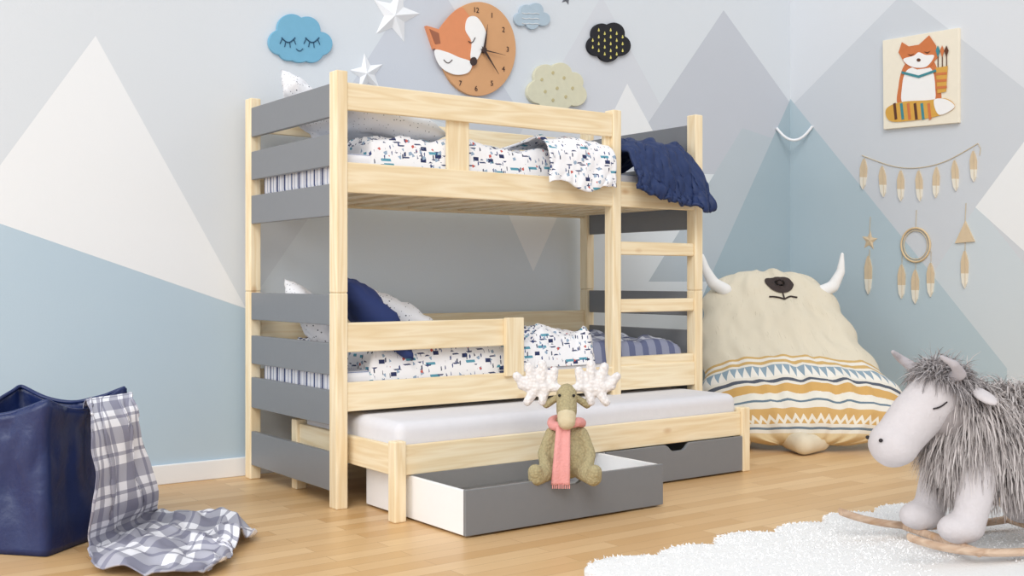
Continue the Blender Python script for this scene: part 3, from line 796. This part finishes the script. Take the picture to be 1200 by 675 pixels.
# ------------------------------------------------------------ right wall
art = empty('fox_canvas_print', PR(1082, 95))
CV = plain('canvas_cream', (240, 232, 214), .9, .02)
fp('canvas', [(1037, 48), (1126, 33), (1126, 144), (1038, 152)], 'r', .0, .023, CV, art, bevel=.002)
FO = plain('print_orange', (210, 124, 76), .9); TE = plain('print_teal', (70, 140, 150), .9); BRN = plain('print_brown', (96, 60, 44), .9); MU = plain('print_mustard', (218, 168, 80), .9)
def ap(n, pts, m, o=.0235, s=False): return fp(n, pts, 'r', o, .0012, m, art, s)
ap('fox_body', [(1062, 78), (1072, 72), (1092, 70), (1100, 78), (1104, 100), (1102, 122), (1058, 126), (1056, 100)], FO, .0235, True)
ap('fox_belly', [(1067, 82), (1093, 80), (1099, 104), (1095, 121), (1063, 123), (1060, 104)], FW, .025, True)
ap('fox_head', [(1056, 62), (1060, 50), (1068, 55), (1080, 53), (1092, 42), (1100, 54), (1102, 68), (1092, 80), (1078, 82), (1064, 76)], FO, .026)
ap('fox_muzzle', [(1062, 70), (1074, 66), (1080, 62), (1088, 65), (1098, 66), (1090, 78), (1078, 80), (1068, 77)], FW, .0275, True)
for x, y in ((1071, 64), (1090, 61)): ap('eye', [(x-4, y), (x, y+2.5), (x+4, y-.5), (x, y+1)], BRN, .029)
ap('nose', ell_px(1080, 71, 2.4, 2, 12), BRN, .029)
ap('tail', [(1042, 128), (1060, 120), (1090, 118), (1112, 116), (1122, 126), (1104, 136), (1070, 142), (1046, 142)], MU, .027, True)
for i, x in enumerate(range(1050, 1096, 8)): ap('tail_stripe', [(x, 122), (x+3, 121), (x+5, 140), (x+2, 141)], (BRN, TE, FO)[i % 3], .0285)
ap('tail_tip', [(1098, 118), (1112, 117), (1122, 126), (1104, 135)], FW, .0285, True)
ap('scarf', [(1060, 84), (1080, 89), (1100, 82), (1101, 84.5), (1080, 92), (1060, 87)], TE, .029)
ap('quiver', [(1100, 80), (1114, 78), (1112, 108), (1102, 110)], MU, .028)
for i, x in enumerate((1102, 1107, 1112)):
    ap('arrow_shaft', [(x, 60), (x+1, 60), (x+1, 82), (x, 82)], BRN, .027); ap('arrow_feather', [(x-2, 60), (x+.5, 54), (x+3, 60), (x+.5, 68)], (TE, FO, BRN)[i], .029)
for y in (86, 94, 102): ap('quiver_band', [(1101, y), (1113, y-1), (1113, y+2), (1101, y+3)], FO, .0295)

TAN = plain('feather_tan', (216, 196, 166), .9, .05); FC = plain('feather_cream', (236, 230, 216), .9, .03); STG = plain('string', (210, 196, 170), .9)
def feather(x, y, L, w, par, tilt=0, tip=FC):
    f = lambda t, s: (x+tilt*t*L+s, y+t*L)
    up_ = [f(0, -.6), f(.12, -w*.6), f(.3, -w), f(.6, -w*.95), f(.6, w*.95), f(.3, w), f(.12, w*.6), f(0, .6)]
    lo = [f(.6, -w*.95), f(.85, -w*.7), f(1, 0), f(.85, w*.7), f(.6, w*.95)]
    fp('feather_base', up_, 'r', .0, .009, TAN, par); fp('feather_tip', lo, 'r', .0, .009, tip, par)
    tube('quill', [PR(x, y-3, WX-.0105), PR(x+tilt*L, y+L*.95, WX-.0105)], .0012, STG, par)
g = empty('feather_garland', PR(1080, 190))
gs = [(1010, 182), (1035, 192), (1056, 197), (1077, 197), (1098, 193), (1120, 184), (1146, 168)]
tube('garland_string', [PR(x, y, WX-.003) for x, y in gs], .0025, STG, g)
for i, (x, y) in enumerate(((1013, 184), (1034, 193), (1056, 198), (1077, 198), (1098, 194), (1119, 186), (1141, 175))):
    feather(x, y+2, 36, 3.9, g, (-.04, .05, 0, .04, -.03, .05, .02)[i])
tube('garland_tail', [PR(1146, 168, WX-.003), PR(1149, 174, WX-.003), PR(1148, 182, WX-.003)], .002, STG, g)
dc = empty('dream_catcher', PR(1073, 290))
def ring_px(cx, cy, rx, ry): return [PR(cx+rx*math.cos(k*math.pi/10), cy+ry*math.sin(k*math.pi/10), WX-.006) for k in range(20)]
tube('ring', ring_px(1073, 287, 17, 20), .006, plain('wicker', (220, 196, 158), .8), dc, True)
tube('inner_ring', ring_px(1073, 287, 14, 17), .003, STG, dc, True)
tube('hanger', [PR(1074, 246, WX-.003), PR(1073, 268, WX-.006)], .002, STG, dc)
for x, y, L in ((1057, 300, 34), (1073, 306, 34), (1091, 298, 34)): feather(x, y+10, L+6, 4.3, dc); tube('cord', [PR(x, y-4, WX-.004), PR(x, y+8, WX-.004)], .0016, STG, dc)
h1 = empty('star_feather_wall_hanging', PR(1019, 285))
tube('hanger', [PR(1020, 254, WX-.003), PR(1019, 272, WX-.003)], .002, STG, h1)
s_ = star('felt_star', 1019, 282, 12, .1, TAN, .8, .006, 'r'); s_.parent = h1; s_.matrix_parent_inverse = Matrix.Translation(-h1.location)
tube('cord', [PR(1019, 292, WX-.003), PR(1019, 302, WX-.003)], .002, STG, h1); feather(1018, 300, 45, 4.2, h1)
h2 = empty('triangle_feather_wall_hanging', PR(1131, 275))
tube('hanger', [PR(1132, 238, WX-.003), PR(1131, 260, WX-.003)], .002, STG, h2)
fp('felt_triangle', [(1132, 259), (1143, 283), (1120, 285)], 'r', .0, .010, TAN, h2)
tube('cord', [PR(1131, 284, WX-.003), PR(1131, 296, WX-.003)], .002, STG, h2); feather(1131, 294, 44, 4.2, h2)
a_, b_ = PB(910, 150, WY-.006), PR(952, 148, WX-.006)
tube('white_bead_garland', [a_.lerp(b_, t)-UP*(.085*4*t*(1-t)) for t in [k/8 for k in range(9)]], .009, SW)

# ------------------------------------------------------------ light
w = bpy.data.worlds.new('world'); sc.world = w; w.use_nodes = True
bg = w.node_tree.nodes['Background']; bg.inputs[0].default_value = (.95, .975, 1, 1); bg.inputs[1].default_value = .86
sl = bpy.data.lights.new('window_sun', 'SUN'); sl.energy = 1.3; sl.angle = math.radians(30); sl.color = (1, .98, .95)
so = bpy.data.objects.new('window_sun', sl); sc.collection.objects.link(so)
so.rotation_euler = Vector((.55, .62, -.62)).to_track_quat('-Z', 'Y').to_euler()
al = bpy.data.lights.new('window_light', 'AREA'); al.shape = 'RECTANGLE'; al.size = 2.2; al.size_y = 1.8; al.energy = 55
ao = bpy.data.objects.new('window_light', al); sc.collection.objects.link(ao); ao.location = (-2.2, 3.3, 1.5)
ao.rotation_euler = Vector((1, .08, -.12)).to_track_quat('-Z', 'Y').to_euler()
print('done')
